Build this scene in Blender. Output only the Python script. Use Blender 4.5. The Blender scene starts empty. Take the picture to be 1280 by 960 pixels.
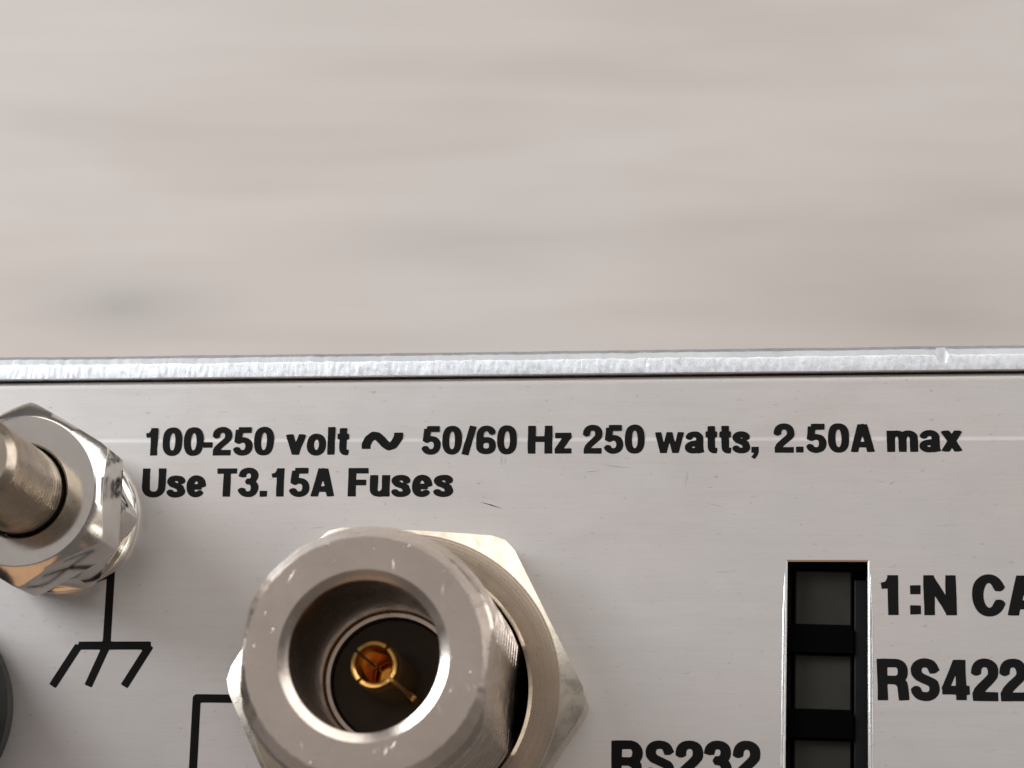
import bpy, math, random
import numpy as np
from mathutils import Vector
from mathutils.geometry import tessellate_polygon

R = math.radians
random.seed(4)
rng = np.random.default_rng(7)
sc = bpy.context.scene
MM = 0.001
PZ = 0.300            # height of the rear panel above the floor (the unit stands on its front)

# ------------------------------------------------------------------ camera
cd = bpy.data.cameras.new('camera'); cam = bpy.data.objects.new('camera', cd)
sc.collection.objects.link(cam); sc.camera = cam
cam.location = (13.011*MM, -35.329*MM, PZ + 142*MM)
cam.rotation_euler = (R(14.0), R(5.0), R(0.95))
cd.sensor_width = 36; cd.lens = 2850/1280*36
cd.clip_start = 0.005; cd.clip_end = 50
cd.dof.use_dof = True; cd.dof.focus_distance = 0.144; cd.dof.aperture_fstop = cd.lens/1.3

# ------------------------------------------------------------------ light
w = bpy.data.worlds.new('World'); sc.world = w; w.use_nodes = True
bg = w.node_tree.nodes['Background']
bg.inputs[0].default_value = (0.80, 0.73, 0.68, 1); bg.inputs[1].default_value = 0.17

def area(name, loc, target, sx, sy, power, col):
    l = bpy.data.lights.new(name, 'AREA'); l.shape = 'RECTANGLE'; l.size = sx; l.size_y = sy
    l.energy = power; l.color = col
    o = bpy.data.objects.new(name, l); sc.collection.objects.link(o)
    o.location = loc
    o.rotation_euler = (Vector(target)-Vector(loc)).to_track_quat('-Z', 'Y').to_euler()
    return o
area('window_light', (-1.15, 0.70, 0.95), (0, 0, PZ), 0.9, 0.75, 33, (0.93, 0.97, 1.0))
area('far_window_light', (0.85, 2.0, 1.8), (0, 0.1, PZ), 3.2, 1.8, 38, (1.0, 0.97, 0.93))
area('right_window_light', (1.6, 0.50, 0.78), (0, 0, PZ), 1.4, 0.8, 9.0, (1.0, 0.98, 0.96))
area('ceiling_bounce_fill', (-0.2, 0.2, 2.4), (0, 0.1, PZ), 2.4, 2.4, 5.5, (1.0, 0.93, 0.90))  # added overhead fill, stands in for ceiling bounce
area('warm_bounce_fill', (-0.2, -1.6, 0.85), (0, 0, PZ), 1.6, 0.9, 2.4, (1.0, 0.54, 0.24))  # added lamp, gives metals the orange reflection of unseen brown surroundings

vs = sc.view_settings
vs.view_transform = 'Standard'; vs.look = 'None'; vs.exposure = -0.12; vs.gamma = 1
try: vs.use_curve_mapping = False
except Exception: pass

# ------------------------------------------------------------------ helpers
def mkmesh(name, verts, faces, mat, parent=None, sharp=30, smooth=True):
    me = bpy.data.meshes.new(name)
    v = np.asarray(verts, float)*MM
    v[:, 2] += PZ
    me.from_pydata(v.tolist(), [], [tuple(int(i) for i in f) for f in faces])
    me.validate(); me.update()
    if smooth:
        me.shade_smooth(); me.set_sharp_from_angle(angle=R(sharp))
    me.materials.append(mat)
    o = bpy.data.objects.new(name, me); sc.collection.objects.link(o)
    if parent: o.parent = parent
    return o

class MB:
    def __init__(s): s.v = []; s.f = []
    def add(s, v, f):
        n = len(s.v); s.v += [tuple(p) for p in v]; s.f += [tuple(i+n for i in q) for q in f]
    def build(s, *a, **k): return mkmesh(a[0], s.v, s.f, *a[1:], **k)

def ringgrid(rings, closed=True):
    """list of rings (each n points) -> verts, quads"""
    n = len(rings[0]); v = [p for r in rings for p in r]; f = []
    for i in range(len(rings)-1):
        for j in range(n if closed else n-1):
            a = i*n+j; b = i*n+(j+1) % n
            f.append((a, b, b+n, a+n))
    return v, f

def lathe(prof, c, n=96):
    rings = []
    for r, z in prof:
        rings.append([(c[0]+r*math.cos(2*math.pi*k/n), c[1]+r*math.sin(2*math.pi*k/n), z) for k in range(n)])
    return ringgrid(rings)

def cap(pts, flip=False):
    f = list(range(len(pts)))
    return pts, [tuple(reversed(f)) if flip else tuple(f)]

def boxmesh(x0, x1, y0, y1, z0, z1, b=0.0):
    """box with a bevelled top"""
    v = [(x0, y0, z0), (x1, y0, z0), (x1, y1, z0), (x0, y1, z0),
         (x0, y0, z1-b), (x1, y0, z1-b), (x1, y1, z1-b), (x0, y1, z1-b),
         (x0+b, y0+b, z1), (x1-b, y0+b, z1), (x1-b, y1-b, z1), (x0+b, y1-b, z1)]
    f = [(0, 3, 2, 1), (8, 9, 10, 11)]
    for k in range(4):
        j = (k+1) % 4
        f += [(k, j, 4+j, 4+k), (4+k, 4+j, 8+j, 8+k)]
    return v, f

# ------------------------------------------------------------------ materials
class NT:
    def __init__(s, name):
        s.m = bpy.data.materials.new(name); s.m.use_nodes = True
        s.t = s.m.node_tree; s.n = s.t.nodes; s.l = s.t.links
        s.b = s.n['Principled BSDF']; s.tc = s.n.new('ShaderNodeTexCoord')
    def map(s, sx, sy, sz, rz=0):
        m = s.n.new('ShaderNodeMapping'); m.inputs['Scale'].default_value = (sx*1000, sy*1000, sz*1000)
        m.inputs['Rotation'].default_value = (0, 0, rz)
        s.l.new(s.tc.outputs['Object'], m.inputs['Vector']); return m.outputs[0]
    def noise(s, vec, scale=1, detail=3, rough=.5, dist=0):
        n = s.n.new('ShaderNodeTexNoise'); n.inputs['Scale'].default_value = scale
        n.inputs['Detail'].default_value = detail; n.inputs['Roughness'].default_value = rough
        n.inputs['Distortion'].default_value = dist
        s.l.new(vec, n.inputs['Vector']); return n.outputs['Fac']
    def ramp(s, fac, stops):
        r = s.n.new('ShaderNodeValToRGB'); e = r.color_ramp.elements
        while len(e) > 1: e.remove(e[0])
        e[0].position = stops[0][0]; e[0].color = (*stops[0][1], 1)
        for p, c in stops[1:]:
            q = e.new(p); q.color = (*c, 1)
        s.l.new(fac, r.inputs[0]); return r.outputs[0]
    def rng(s, fac, a, b, c, d):
        r = s.n.new('ShaderNodeMapRange'); s.l.new(fac, r.inputs[0])
        for i, v in enumerate((a, b, c, d)): r.inputs[i+1].default_value = v
        return r.outputs[0]
    def mix(s, fac, a, b, typ='MULTIPLY'):
        m = s.n.new('ShaderNodeMixRGB'); m.blend_type = typ
        if isinstance(fac, float): m.inputs[0].default_value = fac
        else: s.l.new(fac, m.inputs[0])
        for i, x in ((1, a), (2, b)):
            if isinstance(x, tuple): m.inputs[i].default_value = (*x, 1)
            else: s.l.new(x, m.inputs[i])
        return m.outputs[0]
    def bump(s, h, strength, dist, prev=None):
        b = s.n.new('ShaderNodeBump'); b.inputs['Strength'].default_value = strength
        b.inputs['Distance'].default_value = dist*MM; s.l.new(h, b.inputs['Height'])
        if prev is not None: s.l.new(prev, b.inputs['Normal'])
        return b.outputs[0]
    def turned(s, axis, strength):       # lathe marks: rings round an axis
        m = s.n.new('ShaderNodeMapping'); m.vector_type = 'POINT'
        m.inputs['Location'].default_value = (-axis[0], -axis[1], 0); m.inputs['Scale'].default_value = (1000, 1000, 0)
        s.l.new(s.tc.outputs['Object'], m.inputs['Vector'])
        d = s.n.new('ShaderNodeVectorMath'); d.operation = 'LENGTH'; s.l.new(m.outputs[0], d.inputs[0])
        n = s.n.new('ShaderNodeTexNoise'); n.noise_dimensions = '1D'; n.inputs['Scale'].default_value = 7
        n.inputs['Detail'].default_value = 4; n.inputs['Roughness'].default_value = .7
        s.l.new(d.outputs['Value'], n.inputs['W'])
        return s.bump(n.outputs['Fac'], strength, .12)
    def set(s, **k):
        for key, v in k.items():
            i = s.b.inputs[key.replace('_', ' ')]
            if hasattr(v, 'links') or isinstance(v, bpy.types.NodeSocket): s.l.new(v, i)
            elif isinstance(v, tuple): i.default_value = (*v, 1)
            else: i.default_value = v
        return s.m

# clear-chromate aluminium panel with fine horizontal grain
t = NT('panel_aluminium')
fine = t.noise(t.map(.4, 11, 1), 1, 4, .65)
streak = t.noise(t.map(.05, 1.6, 1), 1, 4, .65, .3)
blotch = t.noise(t.map(.06, .09, .1), 1, 4, .6, .5)
speck = t.noise(t.map(1.4, 3.0, 1), 1, 3, .7)
c = t.ramp(blotch, [(.30, (.715, .668, .648)), (.55, (.705, .678, .664)), (.75, (.695, .687, .68))])
c = t.mix(1.0, c, t.ramp(streak, [(.32, (.975, .97, .965)), (.55, (1, 1, 1))]))
c = t.mix(1.0, c, t.ramp(speck, [(.24, (.72, .69, .67)), (.37, (1, 1, 1))]))
c = t.mix(1.0, c, t.ramp(fine, [(.30, (.955, .955, .955)), (.6, (1, 1, 1))]))
MP = t.set(Base_Color=c, Metallic=.88, Roughness=t.rng(t.noise(t.map(.12, .2, .1), 1, 6, .7, .8), .3, .7, .405, .45),
           Normal=t.bump(speck, .05, .02, t.bump(fine, .05, .02)))

def metal(name, col, r0, r1, bump=.08, scale=1.0, dirt=.0, dirtcol=(.35, .24, .14), metallic=1.0, axis=None, turn=.12):
    t = NT(name)
    a = t.noise(t.map(.9*scale, .9*scale, .9*scale), 1, 5, .65, .4)
    b = t.noise(t.map(6*scale, 6*scale, 6*scale), 1, 3, .6)
    d = t.noise(t.map(.25*scale, .25*scale, .35*scale), 1, 3, .55)
    base = t.ramp(d, [(.3, tuple(x*.88 for x in col)), (.65, col)])
    if dirt > 0:
        base = t.mix(t.rng(a, .50, .68, 0, dirt), base, dirtcol, 'MIX')
    return t.set(Base_Color=base, Metallic=metallic, Roughness=t.rng(a, .3, .7, r0, r1),
                 Normal=t.bump(b, bump, .03, t.turned(axis, turn) if axis else None))
MRAW = metal('sheared_aluminium', (.80, .825, .865), .38, .62, .45, 3.0)
MSKIN = metal('cover_aluminium', (.50, .51, .53), .42, .58, .12)
MNI = metal('turned_nickel', (.73, .645, .575), .17, .30, .16, 1.0, .20, axis=(-6.0, -20.05), turn=.10)
MNUT = metal('nut_nickel', (.73, .665, .57), .22, .36, .12, 1.0, .25)
MNF = metal('brown_nut_face', (.47, .385, .305), .24, .40, .14, 1.0, .30, axis=(-6.0, -20.05), turn=.26)  # browner tone for the flat top of the mounting nut
MZ = metal('bright_zinc', (.80, .775, .735), .10, .20, .05, .8, .12)
MSTUD = metal('stud_steel', (.49, .42, .345), .22, .38, .18, 1.2, .40, (.25, .17, .10))
MGOLD = metal('gold_plate', (1.0, .62, .20), .14, .24, .05, 2.0)
MGOLD2 = metal('dull_gold', (1.0, .68, .26), .40, .55, .05, 2.0)
MLIP = metal('deburred_edge', (.92, .94, .96), .22, .34, .15)

def plastic(name, col, rough, spec=.4, bump=.05):
    t = NT(name); a = t.noise(t.map(3, 3, 3), 1, 4, .6)
    b = t.noise(t.map(.4, .4, .4), 1, 3, .6)
    cc = t.ramp(b, [(.3, tuple(x*.85 for x in col)), (.7, tuple(x*1.12 for x in col))])
    return t.set(Base_Color=cc, Roughness=t.rng(b, .3, .7, rough*.85, rough*1.15), Specular_IOR_Level=spec, Normal=t.bump(a, bump, .03))
MINK = plastic('black_ink', (.0045, .004, .004), .6, .12, .2)
MBLK = plastic('housing_and_slot_shade', (.0015, .0016, .0018), .6, .08)
MBAR = plastic('black_bar', (.0006, .0006, .0007), .7, .03)
MWALL = plastic('dark_wall', (.006, .0068, .0072), .5, .15)
MBTN = plastic('olive_grey_plastic', (.026, .0255, .0205), .55, .2)
MDI = plastic('dielectric', (.085, .068, .054), .5, .3)
MCAP = plastic('black_cap_plastic', (.016, .018, .017), .42, .4)

# pale greige wood floor
t = NT('pale_wood')
m1 = t.noise(t.map(.010, .055, .02, R(4)), 1, 3, .5, .6)
m2 = t.noise(t.map(.020, .22, .02, R(2)), 1, 3, .5, .4)
m3 = t.noise(t.map(.008, .010, .01), 1, 2, .5)
c = t.ramp(m1, [(.25, (.455, .408, .382)), (.5, (.492, .446, .418)), (.75, (.512, .470, .443))])
c = t.mix(.8, c, t.ramp(m2, [(.3, (.95, .945, .94)), (.6, (1, 1, 1))]))
c = t.mix(.9, c, t.ramp(m3, [(.35, (.97, .98, .97)), (.65, (1.0, .975, .96))]))
def smudge(loc, rx, ry, col, c):      # a darker mark in the wood
    m = t.n.new('ShaderNodeMapping'); m.vector_type = 'TEXTURE'
    m.inputs['Location'].default_value = (loc[0]*MM, loc[1]*MM, 0); m.inputs['Scale'].default_value = (rx*MM, ry*MM, 1)
    t.l.new(t.tc.outputs['Object'], m.inputs['Vector'])
    g_ = t.n.new('ShaderNodeTexGradient'); g_.gradient_type = 'QUADRATIC_SPHERE'; t.l.new(m.outputs[0], g_.inputs[0])
    return t.mix(g_.outputs['Fac'], c, t.mix(1.0, c, col), 'MIX')
c = smudge((-108, 92), 40, 13, (.74, .77, .79), c)
c = smudge((56, 88), 80, 26, (.78, .765, .75), c)
c = smudge((-40, 104), 75, 13, (.90, .90, .90), c)
c = smudge((70, 112), 75, 13, (.88, .87, .87), c)
MFLOOR = t.set(Base_Color=c, Roughness=.45, Specular_IOR_Level=.3, Normal=t.bump(m2, .1, .3))

# ------------------------------------------------------------------ setting
fl = mkmesh('floor', [(-3000, -3000, -PZ/MM), (3000, -3000, -PZ/MM), (3000, 3000, -PZ/MM), (-3000, 3000, -PZ/MM)], [(0, 1, 2, 3)], MFLOOR, smooth=False)
fl['kind'] = 'structure'

# ------------------------------------------------------------------ the unit
root = bpy.data.objects.new('equipment_chassis', None); sc.collection.objects.link(root)
root['label'] = 'silver metal equipment case with printed black lettering, threaded connector and grounding stud'
root['category'] = 'equipment case'

XL, XR, YB, YT = -85.0, 85.0, -95.0, 0.43
# slot in the panel (a few tenths of a degree off square)
SL = [(17.06, -30.0), (22.12, -30.0), (22.46, -11.52), (17.50, -11.52)]   # bl br tr tl
LINE = -3.66
sl = .0049             # the cover sits slightly askew
mb = MB()
def off(q, d):
    (a, b, c_, e) = q
    return [(a[0]-d, a[1]-d), (b[0]+d, b[1]-d), (c_[0]+d, c_[1]+d), (e[0]-d, e[1]+d)]
# panel skin with the slot: outer frame -> slot edge, chamfer, wall
o4 = [(XL, YB, 0), (XR, YB, 0), (XR, LINE-.16, 0), (XL, LINE-.16, 0)]
i4 = [(x, y, 0) for x, y in off(SL, .10)]
e4 = [(x, y, -.10) for x, y in SL]
d4 = [(x, y, -2.0) for x, y in SL]
mb.add(*ringgrid([o4, i4, e4, d4]))
# the upper strip: a shallow rolled line, then the strip and the folded top edge
prof = [(LINE-.16, 0), (LINE-.10, -.004), (LINE-.04, -.011), (LINE+.04, -.021), (LINE+.10, -.027), (LINE+.2, -.030),
        (-.10, -.030), (.10, -.040), (.30, -.08), (YT-.02, -.16), (YT, -.7), (YT, -4)]
vv = []
for x in (XL, XR): vv += [(x, y+(sl*x if y > -.5 else 0), z) for y, z in prof]
n = len(prof)
mb.add(vv, [(i, n+i, n+i+1, i+1) for i in range(n-1)])
panel = mb.build('rear_panel', MP, root, sharp=25)
panel.data.materials.append(MBLK)      # slot walls coloured black for the shade inside the cut-out
for p in panel.data.polygons:
    zs_ = [panel.data.vertices[i].co.z for i in p.vertices]
    if min(zs_) < PZ-1.9*MM and p.center.y < -5*MM: p.material_index = 1

# cover: thin sheet round the unit, its sheared edge facing the camera at the top
y0a, y1a = 0.52, 2.25           # lower / upper face of the sheet at x = 0
NX = 1500
xs = np.linspace(XL-2, XR+2, NX)
def sm(n, k):
    a = rng.normal(size=n+2*k); ker = np.ones(k)/k
    return np.convolve(a, ker, 'same')[k:n+k]*math.sqrt(k)
jag = sm(NX, 4)*.5+sm(NX, 12)*.5
bnd = sm(NX, 4)*.022+sm(NX, 25)*.012
top = sm(NX, 40)*.012+sm(NX, 150)*.02
rings = []
for k, x in enumerate(xs):
    yl = y0a+sl*x+sm(1, 1)[0]*0; yu = y1a+sl*1.35*x+top[k]
    nick = math.exp(-((x-27.35)/.32)**4)
    yb = yl+(yu-yl)*(.60)+bnd[k]-nick*.62
    def fr(): return rng.normal()*.011
    rings.append([
        (x, yl, -300), (x, yl, -.4), (x, yl+.01, .18), (x, yl+.07, .29),
        (x, yl+.30, .30+fr()*(1-nick)), (x, yl+.52, .29+fr()*(1-nick)), (x, yb-.12, .27+fr()*(1-nick)), (x, yb, .255),
        (x, yb+.05, .235), (x, (yb+yu)/2+.05, .13+.006*jag[k]), (x, yu-.16, .00), (x, yu-.04, -.14), (x, yu, -.35), (x, yu, -300)])
v, f = ringgrid(rings, closed=False)
# material split: sheared band raw, rest plain skin
me_cover = mkmesh('cover', v, f, MSKIN, root, sharp=22)
me_cover.data.materials.append(MRAW)
npr = len(rings[0])
for p in me_cover.data.polygons:
    j = min(p.vertices) % npr
    if 2 <= j <= 6: p.material_index = 1
# remaining sides of the cover, kept clear of the panel
mb = MB()
mb.add(*boxmesh(XL-2, XL-.5, YB-2, y0a-1.2, -300, .3, .2))
mb.add(*boxmesh(XR+.5, XR+2, YB-2, y0a-1.2, -300, .3, .2))
mb.add(*boxmesh(XL-.4, XR+.4, YB-2, YB-.5, -300, .3, .2))
mb.build('side_cover', MSKIN, root)

# ------------------------------------------------------------------ lips round the slot
def tube_ridge(name, p, q, w, h, mat, parent, n=60, amp=.03):
    rings = []; dx, dy = q[0]-p[0], q[1]-p[1]; L = math.hypot(dx, dy); nx, ny = -dy/L, dx/L
    a1 = sm(n, 4)*amp; a2 = sm(n, 4)*amp
    for k in range(n):
        t_ = k/(n-1); tp = min(1, 6*min(t_, 1-t_)+.05)
        ring = []
        for j in range(7):
            a = math.pi*j/6
            s_ = math.cos(a)*(w/2*tp*(1+a1[k]))+a2[k]*w
            ring.append((p[0]+dx*t_+nx*s_, p[1]+dy*t_+ny*s_, .012+h*tp*math.sin(a)*(1+a1[k]*2)-.02))
        rings.append(ring)
    v, f = ringgrid(rings, closed=False)
    return mkmesh(name, v, [tuple(reversed(q_)) for q_ in f], mat, parent)
tube_ridge('slot_lip', (17.02-.16, -29.5), (17.49-.16, -11.9), .20, .07, MLIP, panel, 70)
tube_ridge('slot_lip', (22.14+.16, -29.5), (22.46+.16, -12.0), .24, .07, MLIP, panel, 70)

# ------------------------------------------------------------------ lettering
KX = 1.17; WST = .196
def arc(cx, cy, rx, ry, a0, a1, n=22, e=2.25):
    out = []
    for k in range(n+1):
        a = R(a0+(a1-a0)*k/n); c_, s_ = math.cos(a), math.sin(a)
        out.append((cx+rx*math.copysign(abs(c_)**(2/e), c_), cy+ry*math.copysign(abs(s_)**(2/e), s_)))
    return out
def ring(cx, cy, rx, ry, e=2.4): return arc(cx, cy, rx, ry, 0, 360, 40, e)
H = .107; V = .090; X = .745
G = {}; BEAR = {'1': (.06, .15), ':': (.16, .08), '-': (-.02, -.03), '.': (.04, .06), '~': (0, 0)}
def g(ch, wd, *strokes): G[ch] = (wd, strokes)
g('0', .64, ring(.32, .5, .32-H, .51-V, 2.5))
g('1', .40, [(.29, 0), (.29, 1.0)], ('w', .15, [(.02, .735), (.12, .745), (.205, .80), (.25, .90), (.265, .93)]))
g('2', .62, [(.105, .66)]+arc(.315, .70, .205, .225, 178, -25, 20)+[(.43, .51), (.27, .36), (.17, .25), (.125, .12)], [(.02, .09), (.61, .09)])
g('3', .62, [(.10, .70)]+arc(.305, .73, .195, .195, 168, -80, 18)+[(.25, .535)], [(.25, .535)]+arc(.305, .305, .21, .225, 88, -172, 20))
g('4', .66, [(.46, 0), (.46, 1)], ('w', .145, [(.075, .26), (.385, .98)]), [(.01, .245), (.65, .245)])
g('5', .63, [(.165, .91), (.585, .91)], [(.185, .91), (.145, .46)], [(.135, .49)]+arc(.315, .315, .21, .235, 128, -165, 24))
g('6', .63, ring(.325, .295, .215, .205), [(.53, .76)]+arc(.325, .63, .215, .29, 30, 180, 16)+[(.107, .33)])
g('-', .30, [(.0, .375), (.30, .375)])
g('/', .36, [(.05, -.02), (.31, 1.0)])
g('.', .21, [(.105, 0), (.105, .20)])
g(':', .21, [(.105, .03), (.105, .235)], [(.105, .53), (.105, .735)])
g(',', .21, [(.105, 0), (.105, .20)], ('w', .11, [(.155, .06), (.13, -.06), (.04, -.19)]))
g('~', 1.40, ('w', .27, [(.135, .20), (.135, .36), (.22, .56), (.38, .68), (.52, .66), (.66, .53), (.80, .38), (.94, .28), (1.08, .33), (1.20, .50), (1.265, .62), (1.265, .78)]))
g('A', .72, [(.10, 0), (.325, .97)], [(.62, 0), (.395, .97)], [(.2, .265), (.52, .265)], [(.31, .92), (.41, .92)])
g('C', .73, [(.625, .66)]+arc(.37, .5, .255, .42, 28, 332, 34, 2.15)+[(.625, .34)])
g('F', .58, [(.107, 0), (.107, 1)], [(.05, .91), (.58, .91)], [(.1, .49), (.52, .49)])
g('H', .72, [(.107, 0), (.107, 1)], [(.613, 0), (.613, 1)], [(.1, .52), (.6, .52)])
g('N', .73, [(.107, 0), (.107, 1)], [(.623, 0), (.623, 1)], ('w', .17, [(.12, .95), (.61, .05)]))
g('R', .74, [(.107, 0), (.107, 1)], [(.1, .91), (.40, .91)]+arc(.42, .70, .19, .21, 90, -90, 16)+[(.1, .49)], [(.47, .47), (.585, .40), (.605, .26), (.625, 0)])
g('S', .68, [(.575, .70)]+arc(.335, .725, .21, .195, 10, 200, 20)+[(.20, .57), (.34, .505), (.50, .43)]+arc(.34, .285, .225, .20, 42, -178, 24))
g('T', .62, [(.31, 0), (.31, .95)], [(0, .91), (.62, .91)])
g('U', .71, [(.107, 1), (.107, .35)]+arc(.355, .33, .248, .25, 180, 360, 20)+[(.603, .35), (.603, 1)])
g('a', .57, [(.09, .53)]+arc(.285, .50, .175, .165, 158, 0, 14)+[(.46, .3), (.465, .12), (.50, 0)], arc(.265, .20, .165, .125, 20, 340, 24)+[(.44, .30), (.43, .36), (.25, .33)])
g('e', .58, arc(.29, .365, .185, .29, 0, 318, 30, 2.2), [(.13, .345), (.46, .345)])
g('l', .22, [(.107, 0), (.107, 1.0)])
g('m', .88, [(.107, 0), (.107, X)], [(.107, .45)]+arc(.275, .46, .165, .195, 165, 0, 14)+[(.44, 0)], [(.44, .45)]+arc(.61, .46, .165, .195, 165, 0, 14)+[(.775, 0)])
g('o', .60, ring(.30, .365, .30-H, .385-V, 2.2))
g('s', .54, [(.45, .535)]+arc(.27, .545, .165, .11, 0, 200, 16)+[(.17, .43), (.29, .385), (.40, .33)]+arc(.27, .19, .175, .115, 35, -178, 18))
g('t', .38, [(.20, .95), (.20, .2)]+arc(.30, .2, .10, .12, 180, 260, 8)+[(.38, .075)], [(.02, .655), (.38, .655)])
g('u', .57, [(.107, X), (.107, .25)]+arc(.27, .25, .163, .165, 180, 350, 16), [(.463, 0), (.463, X)])
g('v', .60, [(.09, X), (.30, .03)], [(.51, X), (.30, .03)], [(.25, .06), (.35, .06)])
g('w', .90, ('w', .165, [(.08, X), (.25, .0)]), ('w', .15, [(.45, X), (.27, .0)]), ('w', .15, [(.45, X), (.63, .0)]), ('w', .165, [(.82, X), (.65, .0)]))
g('x', .58, [(.09, 0), (.49, X)], [(.49, 0), (.09, X)])
g('z', .53, [(.03, X-.085), (.51, X-.085)], [(.02, .085), (.52, .085)], [(.42, X-.10), (.11, .10)])

def sdf_strokes(strokes, P):
    d = np.full(P.shape[:2], 9.0)
    for s in strokes:
        wd = WST
        if s and s[0] == 'w': wd = s[1]; s = s[2]; kx = 1.0
        pts = np.array(s, float); pts[:, 0] /= KX
        ns = len(pts)-1
        closed = ns > 8 and np.hypot(*(pts[0]-pts[-1])) < 1e-6
        for i in range(ns):
            a, b = pts[i], pts[i+1]; ab = b-a; L = np.hypot(*ab)
            if L < 1e-6: continue
            u = ab/L; q = P-a; al = q@u; pe = np.abs(q[..., 0]*-u[1]+q[..., 1]*u[0])
            ba = al if (closed or i > 0) else None
            lo = -al; hi = al-L
            first = (i == 0 and not closed); last = (i == ns-1 and not closed)
            # capsule distance with butt ends where the stroke is open
            ex = np.where(al < 0, (wd*0 if first else 0)-al, np.where(al > L, al-L, 0))
            dd = np.hypot(pe, ex)-wd/2
            if first: dd = np.maximum(dd, lo)
            if last: dd = np.maximum(dd, hi)
            d = np.minimum(d, dd)
    return d

def contours(d, xs_, ys_):
    """marching squares at 0 -> closed loops of points"""
    ny, nx = d.shape; segs = {}
    def ip(a, b, pa, pb): t_ = a/(a-b); return (pa[0]+(pb[0]-pa[0])*t_, pa[1]+(pb[1]-pa[1])*t_)
    ins = d < 0
    code = ins[:-1, :-1]*1+ins[:-1, 1:]*2+ins[1:, 1:]*4+ins[1:, :-1]*8
    tab = {1: [(3, 0)], 2: [(0, 1)], 3: [(3, 1)], 4: [(1, 2)], 5: [(3, 0), (1, 2)], 6: [(0, 2)], 7: [(3, 2)], 8: [(2, 3)],
           9: [(2, 0)], 10: [(0, 1), (2, 3)], 11: [(2, 1)], 12: [(1, 3)], 13: [(1, 0)], 14: [(0, 3)]}
    pos = {}; nxt = {}
    for j, i in zip(*np.nonzero((code > 0) & (code < 15))):
        keys = [('h', j, i), ('v', j, i+1), ('h', j+1, i), ('v', j, i)]
        for a, b in tab[int(code[j, i])]:
            for k in (a, b):
                kk = keys[k]
                if kk not in pos:
                    t_, jj, ii = kk
                    if t_ == 'h': pos[kk] = ip(d[jj, ii], d[jj, ii+1], (xs_[ii], ys_[jj]), (xs_[ii+1], ys_[jj]))
                    else: pos[kk] = ip(d[jj, ii], d[jj+1, ii], (xs_[ii], ys_[jj]), (xs_[ii], ys_[jj+1]))
            nxt[keys[a]] = keys[b]
    loops = []; seen = set()
    for k0 in list(nxt):
        if k0 in seen: continue
        lp = []; k = k0
        while k not in seen and k in nxt:
            seen.add(k); lp.append(pos[k]); k = nxt[k]
        if len(lp) > 6: loops.append(lp)
    return loops

def simplify(lp, tol):
    a = np.array(lp); keep = [0]; i = 0; n = len(a)
    while i < n-1:
        j = i+2
        while j < n and j-i < 14:
            s = a[i+1:j]; u = a[j]-a[i]; L = np.hypot(*u)
            if L < 1e-9 or np.max(np.abs((s[:, 0]-a[i, 0])*u[1]-(s[:, 1]-a[i, 1])*u[0]))/L > tol: break
            j += 1
        i = j-1; keep.append(i)
    if keep[-1] == n-1: keep = keep[:-1] if np.hypot(*(a[0]-a[-1])) < tol else keep
    return [tuple(a[k]) for k in keep]

def fill(loops):
    def area2(l): return sum(l[i][0]*l[(i+1) % len(l)][1]-l[(i+1) % len(l)][0]*l[i][1] for i in range(len(l)))
    def inside(p, l):
        r = False
        for i in range(len(l)):
            (x0, y0), (x1, y1) = l[i], l[i-1]
            if (y0 > p[1]) != (y1 > p[1]) and p[0] < (x1-x0)*(p[1]-y0)/(y1-y0)+x0: r = not r
        return r
    depth = [sum(inside(l[0], m) for m in loops if m is not l) for l in loops]
    pts, out = [], []
    for i, l in enumerate(loops):
        if depth[i] % 2: continue
        grp = [l]+[m for j, m in enumerate(loops) if depth[j] == depth[i]+1 and inside(m[0], l)]
        n0 = len(pts); gp = [p for m in grp for p in m]; pts += gp
        for a, b, c_ in tessellate_polygon([[Vector((x, y, 0)) for x, y in m] for m in grp]):
            A, B, C = gp[a], gp[b], gp[c_]
            cr = (B[0]-A[0])*(C[1]-A[1])-(B[1]-A[1])*(C[0]-A[0])
            if abs(cr) > 1e-10: out.append((n0+a, n0+b, n0+c_) if cr > 0 else (n0+a, n0+c_, n0+b))
    return pts, out

def glyph_mesh(strokes, wd, seed, gain=.0, ch=''):
    st = .011
    xs_ = np.arange(-.14, wd/KX+.14, st); ys_ = np.arange(-.30, 1.14, st)
    P = np.stack(np.meshgrid(xs_, ys_), -1)
    d = sdf_strokes(strokes, P)
    r = np.random.default_rng(seed)                        # uneven silk-screen edge
    for _ in range(5):
        kx, ky, ph = r.normal()*9, r.normal()*9, r.uniform(0, 6.28)
        d = d+.0018*np.sin(P[..., 0]*kx+P[..., 1]*ky+ph)
    # soften the corners a little, as wet ink does
    for _ in range(1):
        d[1:-1, 1:-1] = (d[1:-1, 1:-1]*2+d[:-2, 1:-1]+d[2:, 1:-1]+d[1:-1, :-2]+d[1:-1, 2:])/6
    d -= gain
    if ch in 'AvwxNzHFTl14': d = np.maximum(d, np.maximum(-P[..., 1], P[..., 1]-(X if ch in 'vwxz' else 1.0)))
    loops = [simplify(l, .0022) for l in contours(d, xs_, ys_)]
    loops = [l for l in loops if len(l) > 3]
    return fill([[(x*KX, y) for x, y in l] for l in loops])

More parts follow.
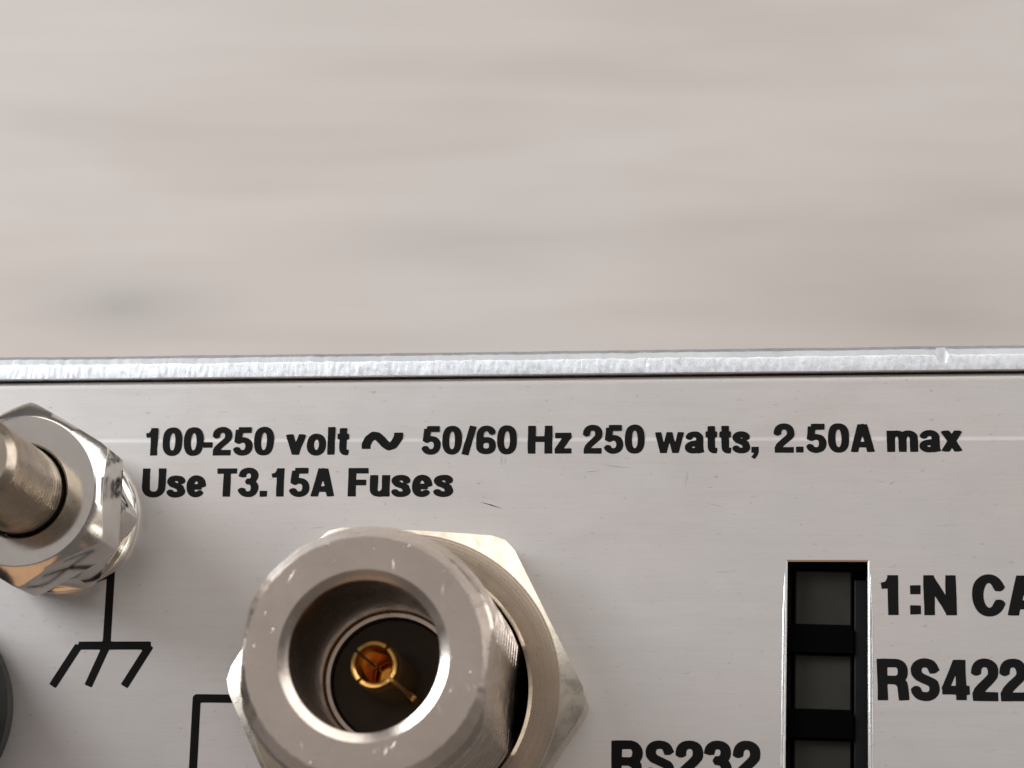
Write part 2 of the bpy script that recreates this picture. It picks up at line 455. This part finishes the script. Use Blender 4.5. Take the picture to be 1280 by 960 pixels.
INKZ = .012
def lettering(words, y0, caph, label, slope=0.0, zs=None, gap=.065, gain=.004):
    mb = MB(); seed = int(abs(y0)*100)
    for txt, x0, x1 in words:
        adv = 0; items = []
        for ch in txt:
            bl, br = BEAR.get(ch, (gap/2, gap/2))
            if not items: bl = 0
            items.append((ch, adv+bl)); adv += bl+G[ch][0]+br
        tot = adv-br
        k = (x1-x0)/tot
        for ch, a in items:
            seed += 1
            pts, tri = glyph_mesh(G[ch][1], G[ch][0], seed, gain, ch)
            v = []
            for px, py in pts:
                x = x0+(a+px)*k; y = y0+py*caph+slope*x
                v.append((x, y, (zs(y) if zs else 0)+INKZ))
            mb.add(v, tri)
    o = mb.build('lettering', MINK, panel, smooth=False); o['label'] = label
    return o
lettering([('100-250', -23.84, -15.40), ('volt', -14.56, -10.50), ('~', -9.60, -7.02), ('50/60', -5.76, .36), ('Hz', 1.10, 3.90),
           ('250', 4.62, 8.54), ('watts,', 9.24, 15.74), ('2.50A', 16.74, 23.02), ('max', 23.84, 28.48)],
          -4.60, 1.83, 'black printed line reading 100-250 volt ~ 50/60 Hz 250 watts, 2.50A max', .0027)
lettering([('Use', -23.88, -19.73), ('T3.15A', -18.98, -11.34), ('Fuses', -10.42, -3.70)], -7.36, 1.86, 'black printed line reading Use T3.15A Fuses', .001)
lettering([('1:N', 23.22, 27.80), ('CA', 28.84, 32.95)], -14.87, 2.50, 'black printed line reading 1:N CA, cut by the picture edge', gain=.011)
lettering([('RS422', 22.93, 31.90)], -20.12, 2.48, 'black printed word RS422', .001, gain=.012)
lettering([('RS232', 6.60, 15.63)], -25.20, 2.44, 'black printed word RS232 cut by the bottom edge', gain=.012)

# stroked symbols share the contour code
def symbol(name, strokes, wpx, label):
    mb = MB(); global KX, WST
    kx, ws = KX, WST; KX = 1.0; WST = wpx
    allp = np.array([p for s in strokes for p in s]); lo = allp.min(0)-.6; hi = allp.max(0)+.6
    xs_ = np.arange(lo[0], hi[0], .04); ys_ = np.arange(lo[1], hi[1], .04)
    d = sdf_strokes(strokes, np.stack(np.meshgrid(xs_, ys_), -1))
    for _ in range(2): d[1:-1, 1:-1] = (d[1:-1, 1:-1]*2+d[:-2, 1:-1]+d[2:, 1:-1]+d[1:-1, :-2]+d[1:-1, 2:])/6
    loops = [simplify(l, .008) for l in contours(d, xs_, ys_)]
    KX, WST = kx, ws
    pts, out = fill(loops); pts = [(x, y, INKZ) for x, y in pts]
    o = mkmesh(name, pts, out, MINK, panel, smooth=False); o['label'] = label
symbol('ground_symbol', [[(-25.60, -10), (-25.62, -16.95)], [(-27.45, -17.03), (-22.75, -17.0)],
                         [(-27.42, -17.03), (-28.97, -19.62)], [(-25.60, -17.0), (-26.66, -19.60)], [(-22.80, -17.0), (-24.33, -19.6)]], .52,
       'black chassis ground symbol below the stud')
symbol('bracket_line', [[(-9, -20.36), (-19.62, -20.32), (-19.68, -40.0)]], .53, 'black printed bracket line left of the connector')
# a thin dark scratch
mkmesh('scratch', [(-1.95, -7.72, .010), (-1.2, -7.90, .010), (-.45, -8.19, .010), (-1.15, -7.98, .010)], [(0, 3, 2, 1)], MINK, panel, smooth=False)

for x, y, a, L, wd in ((-.60, -4.98, 1.62, .42, .05), (-.36, -5.05, 1.5, .30, .03), (6.7, -5.42, -.12, .95, .045), (5.2, -5.75, .10, .5, .03),
                       (11.2, -6.2, 1.4, .5, .06), (12.9, -7.9, -.25, .6, .03), (-12.2, -9.4, .05, .7, .02), (27.4, -9.2, .05, .8, .02), (13.5, -12.2, -.03, .7, .02)):
    c_, s_ = math.cos(a)*L, math.sin(a)*L; nx, ny = -math.sin(a)*wd, math.cos(a)*wd
    mkmesh('scratch', [(x-c_, y-s_, .008), (x+nx, y+ny, .008), (x+c_, y+s_, .008), (x-nx, y-ny, .008)], [(0, 3, 2, 1)], MLIP, panel, smooth=False)

# ------------------------------------------------------------------ switch block in the slot
SA = math.atan2(.40, 18.5)
def srot(v):                      # same slight turn as the slot, about its top left corner
    ox, oy = 17.50, -11.52; c_, s_ = math.cos(-SA), math.sin(-SA)
    return [(ox+(x-ox)*c_-(y-oy)*s_, oy+(x-ox)*s_+(y-oy)*c_, z) for x, y, z in v]
def sbox(mb, *a, **k):
    v, f = boxmesh(*a, **k); mb.add(srot(v), f)
mb = MB(); sbox(mb, 16.6, 23.4, -31, -10.6, -9, -3.2); sbox(mb, 17.0, 17.78, -31, -11.0, -3.2, -1.2, b=.06); sbox(mb, 17.0, 23, -11.72, -10.8, -3.2, -1.3, b=.05)
block = mb.build('switch_block', MBLK, root, sharp=30)
mb = MB(); sbox(mb, 21.70, 23.2, -31, -12.45, -3.19, -.9, b=.08)
mb.build('side_wall', MWALL, block)
def rbar(y0, y1):
    pts = [(17.52, y0), (21.62, y0), (21.62, y1-.45)]+[(21.17+.45*math.cos(a), y1-.45+.45*math.sin(a)) for a in np.linspace(0, math.pi/2, 7)[1:]]+[(17.52, y1)]
    n = len(pts); z0, z1 = -3.1, -.7
    v = [(x, y, z0) for x, y in pts]+[(x, y, z1) for x, y in pts]
    f = [tuple(range(n, 2*n))]+[(k, (k+1) % n, n+(k+1) % n, n+k) for k in range(n)]
    mkmesh('separator_bar', srot(v), f, MBAR, block)
for yb_ in (-15.36, -20.62, -25.9): rbar(yb_-1.72, yb_)
for k, yt_ in enumerate((-11.86, -17.14, -22.42)):
    mb = MB(); x0_ = 18.02
    sbox(mb, x0_, x0_+3.52, yt_-3.47, yt_, -3.0, -1.25, b=.09)
    mb.build('switch_button', MBTN, block)

# ------------------------------------------------------------------ threaded coaxial connector
CC = (-6.0, -20.05); TOPZ = 20.0
NTH, NZ = 420, 330
RB, DEP, PITCH, FLAT = 7.48, .50, 1.45, 6.76
th = np.linspace(0, 2*np.pi, NTH, endpoint=False)
zz = np.concatenate([np.linspace(0, 18.2, NZ), np.linspace(18.25, TOPZ, 14)])
Z, T = np.meshgrid(zz, th, indexing='ij')
ph = (Z/PITCH-T/(2*np.pi)) % 1.0
tri = np.abs(ph-.5)*2
rad = RB-DEP*np.clip((tri-.25)/.6, 0, 1)
wear = np.zeros(NTH)
for _k in range(26):
    wear += rng.normal()*np.cos(rng.integers(9, 90)*th+rng.uniform(0, 6.28))*.0045
cham = 6.52+wear[None, :]*.6+(TOPZ-Z)*.50
cham = np.where(Z > TOPZ-.10, np.minimum(cham, 6.52+wear[None, :]+.05*(TOPZ-Z)/.10), cham)
rad = np.minimum(rad, cham)
wob = 1+.0012*np.sin(5*T+Z*3)+.0008*np.sin(17*T-Z*7)
rad = rad*wob
fa = R(-5.0)
xx = rad*np.cos(T-fa); yy = rad*np.sin(T-fa)
xx = np.clip(xx, -FLAT, FLAT)
ca, sa = math.cos(fa), math.sin(fa)
PX = CC[0]+xx*ca-yy*sa; PY = CC[1]+xx*sa+yy*ca
rings = [list(zip(PX[i], PY[i], Z[i])) for i in range(len(zz))]
# front face, bevelled mouth, bore and the ledge at its end
mb = MB()
v, f = ringgrid(rings); mb.add(v, f)
last = (len(rings)-1)*NTH
inner = [(6.30, 20.015), (5.6, 20.02), (4.70, 20.01), (4.64, 19.985), (4.18, 19.70), (4.15, 19.60), (4.14, 15), (4.10, 8.7), (4.06, 8.6), (4.06, 8.45), (3.98, 8.35), (3.74, 8.35), (3.68, 8.25), (3.66, 7.0)]
rr = []
for r_, z_ in inner:
    rr.append([(CC[0]+r_*math.cos(a), CC[1]+r_*math.sin(a), z_) for a in th])
n0 = len(mb.v)
v, f = ringgrid(rr); mb.add(v, f)
for j in range(NTH):
    k = (j+1) % NTH; mb.f.append((last+j, last+k, n0+k, n0+j))
# small nicks raised on the face
def nick(x, y, a, L, wd, h):
    c_, s_ = math.cos(a), math.sin(a)
    q = [(-L, 0, 0), (0, -wd, 0), (L, 0, 0), (0, wd, 0), (0, 0, h)]
    mb.add([(CC[0]+x+u*c_-v_*s_, CC[1]+y+u*s_+v_*c_, TOPZ+.015+z_) for u, v_, z_ in q], [(0, 1, 4), (1, 2, 4), (2, 3, 4), (3, 0, 4)])
for x, y, a, L, wd, h in ((-2.15, 6.05, 1.5, .17, .06, .06), (2.35, 5.95, 1.4, .10, .05, .05), (1.50, 4.95, 1.62, .36, .035, .05),
                          (4.25, 3.6, 1.58, .42, .022, .035), (-4.1, 4.3, 1.1, .5, .025, .03), (-2.6, -5.75, .8, .12, .07, .06), (5.85, -.9, 1.2, .10, .05, .05)):
    nick(x, y, a, L, wd, h)
for _ in range(24):
    rr_ = rng.uniform(4.8, 6.35); aa_ = rng.uniform(0, 6.28)
    nick(rr_*math.cos(aa_), rr_*math.sin(aa_), rng.normal()*.5+(1.57 if rng.random() < .5 else aa_+1.57), rng.uniform(.05, .38), rng.uniform(.008, .020), rng.uniform(.004, .014))
conn = mb.build('coaxial_connector', MNI, root, sharp=11)
conn['label'] = 'silver threaded coaxial socket with flattened side and gold contact'

def hexnut(name, c, af, t_, rc, bore, bch, rot, mat, parent, z0=0.0, slope=.55, rlim=1.14, bottom_ch=True, fillet=.0):
    A = af/2; th_ = []
    for k in range(6):
        for s_ in np.linspace(-30, 30, 15)[:-1]: th_.append((R(s_), R(rot+60*k+s_)))
    def hr(s_): return min(A/math.cos(s_), A*rlim)
    P = []
    prof_ = ['b0', 'b1', 'b2', 'f1', 'f2', 'w1', 'w0']
    rings = [[] for _ in range(9)]
    for s_, a in th_:
        h = hr(s_); zt = t_-max(0, h-rc)*slope
        pr = [(bore, z0), (bore, t_-bch*.8), (bore+bch, t_), (bore+bch+.05, t_+.004), ((bore+rc)/2, t_+.006), (rc-.05, t_), (rc+.02, t_-.03), (h-.03, zt), (h, zt-.08)]
        for i, (r_, z_) in enumerate(pr): rings[i].append((c[0]+r_*math.cos(a), c[1]+r_*math.sin(a), z_))
    rings.append([(c[0]+hr(s_)*math.cos(a), c[1]+hr(s_)*math.sin(a), z0) for s_, a in th_])
    v, f = ringgrid(rings)
    return mkmesh(name, v, [tuple(reversed(q)) for q in f], mat, parent, sharp=24)
hexnut('mounting_nut', CC, 19.75, 3.7, 9.62, 7.66, .25, 27.0, MNUT, conn, z0=.02, slope=.42, rlim=1.128)
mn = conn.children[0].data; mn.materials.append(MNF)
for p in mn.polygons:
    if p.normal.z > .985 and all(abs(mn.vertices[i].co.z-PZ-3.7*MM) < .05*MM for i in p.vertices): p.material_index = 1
mb = MB(); v, f = lathe([(7.64, .45), (7.5, .62), (5.5, .62)], CC, 72); mb.add(v, [tuple(reversed(q)) for q in f][:0]+f); mb.build('gap_shade_disc', MBAR, conn)  # black disc put in for the shade in the gap inside the nut
# insulator and slotted gold contact
mb = MB(); v, f = lathe([(3.67, 7.6), (3.60, 7.75), (1.8, 7.78), (1.45, 7.70), (1.0, 7.6)], CC, 64)
mb.add(v, f); mb.add(*cap([(CC[0]+math.cos(a)*1.0, CC[1]+math.sin(a)*1.0, 7.6) for a in np.linspace(0, 2*math.pi, 32, endpoint=False)]))
mb.build('insulator', MDI, conn)
PT = 16.0
slots = [144, 53, -40, 228]; so = sorted(s % 360 for s in slots)
for k in range(4):
    a0 = so[k]+4.5; a1 = so[(k+1) % 4]-4.5
    if a1 < a0: a1 += 360
    prof_ = [(1.40, 7.6), (1.40, 15.2), (1.36, 15.75), (1.28, 15.95), (1.18, PT), (1.08, 15.95), (1.00, 15.75), (.96, 15.3), (.96, 9.2)]
    rings = []
    for a in np.linspace(R(a0), R(a1), 16):
        rings.append([(CC[0]+r_*math.cos(a), CC[1]+r_*math.sin(a), z_) for r_, z_ in prof_])
    v, f = ringgrid(rings, closed=False)
    f.append(tuple(range(len(prof_)))); nn = len(v)-len(prof_); f.append(tuple(reversed(range(nn, len(v)))))
    mkmesh('contact_finger', v, f, MGOLD, conn, sharp=35)
mb = MB(); mb.add(*lathe([(1.20, 7.6), (1.20, 9.0), (.94, 9.3), (.55, 9.45), (.05, 9.3)], CC, 40))
mb.build('contact_core', MGOLD, conn)
# added gold strip imitating the highlight line along the slot facing the viewer
a = R(-40); u = (math.cos(a), math.sin(a)); nrm = (-u[1], u[0])
v = []
for z_, r_, hw in ((7.8, 1.95, .20), (9.4, 1.90, .20), (9.5, 1.70, .13), (15.0, 1.46, .10), (15.5, 1.34, .08)):
    for s_ in (-1, 1): v.append((CC[0]+u[0]*r_+nrm[0]*hw*s_, CC[1]+u[1]*r_+nrm[1]*hw*s_, z_))
    for s_ in (-1, 1): v.append((CC[0]+u[0]*(r_-.35)+nrm[0]*hw*s_, CC[1]+u[1]*(r_-.35)+nrm[1]*hw*s_, z_))
f = []
for i in range(4):
    b = i*4; f += [(b, b+1, b+5, b+4), (b+1, b+3, b+7, b+5), (b+2, b, b+4, b+6)]
f += [(16, 17, 19, 18)]
mkmesh('contact_glint', v, f, MGOLD2, conn, smooth=False)

# ------------------------------------------------------------------ grounding stud with flanged nut
SC = (-28.97, -8.87); ST = 19.0
NTH = 160; zz = np.concatenate([np.linspace(.2, ST-.6, 330), np.linspace(ST-.56, ST, 8)])
th = np.linspace(0, 2*np.pi, NTH, endpoint=False)
Z, T = np.meshgrid(zz, th, indexing='ij')
tri = np.abs(((Z/.5-T/(2*np.pi)) % 1)-.5)*2
rad = 2.69-.08*tri
rad = np.minimum(rad, 2.15+(ST-Z)*.95)
rings = [[(SC[0]+rad[i, j]*math.cos(th[j]), SC[1]+rad[i, j]*math.sin(th[j]), zz[i]) for j in range(NTH)] for i in range(len(zz))]
mb = MB(); mb.add(*ringgrid(rings)); mb.add(*cap(rings[-1]))
stud = mb.build('grounding_stud', MSTUD, root, sharp=32)
stud['label'] = 'round steel stud with bevelled tip standing in a hex nut'
hexnut('hex_nut', SC, 10.15, 9.6, 4.66, 2.90, .10, 0.0, MZ, stud, z0=4.9, slope=.98, rlim=1.135)
hexnut('lock_nut', SC, 9.1, 4.88, 4.30, 2.84, .14, 28.0, MZ, stud, z0=.95, slope=.55, rlim=1.13)
mb = MB(); v, f = lathe([(4.0, 1.25), (4.5, 1.12), (4.8, .92), (4.98, .66), (5.03, .40), (5.0, .15), (4.94, .015)], SC, 96)
mb.add(v, [tuple(reversed(q)) for q in f]); mb.build('flange', MZ, stud, sharp=40)

# ------------------------------------------------------------------ black cap at the left edge
KC = (-38.3, -21.3)
mb = MB(); pr = [(6.9, .02), (6.9, 1.2), (6.35, 1.5), (6.30, 10.6), (6.12, 11.4), (5.6, 12.1), (4.8, 12.45), (2.0, 12.6), (.05, 12.6)]
v, f = lathe(pr, KC, 96); mb.add(v, [tuple(reversed(q)) for q in f][:0]+f)
k_ = mb.build('round_cap', MCAP, root, sharp=50)
k_['label'] = 'round black plastic cap at the left edge'
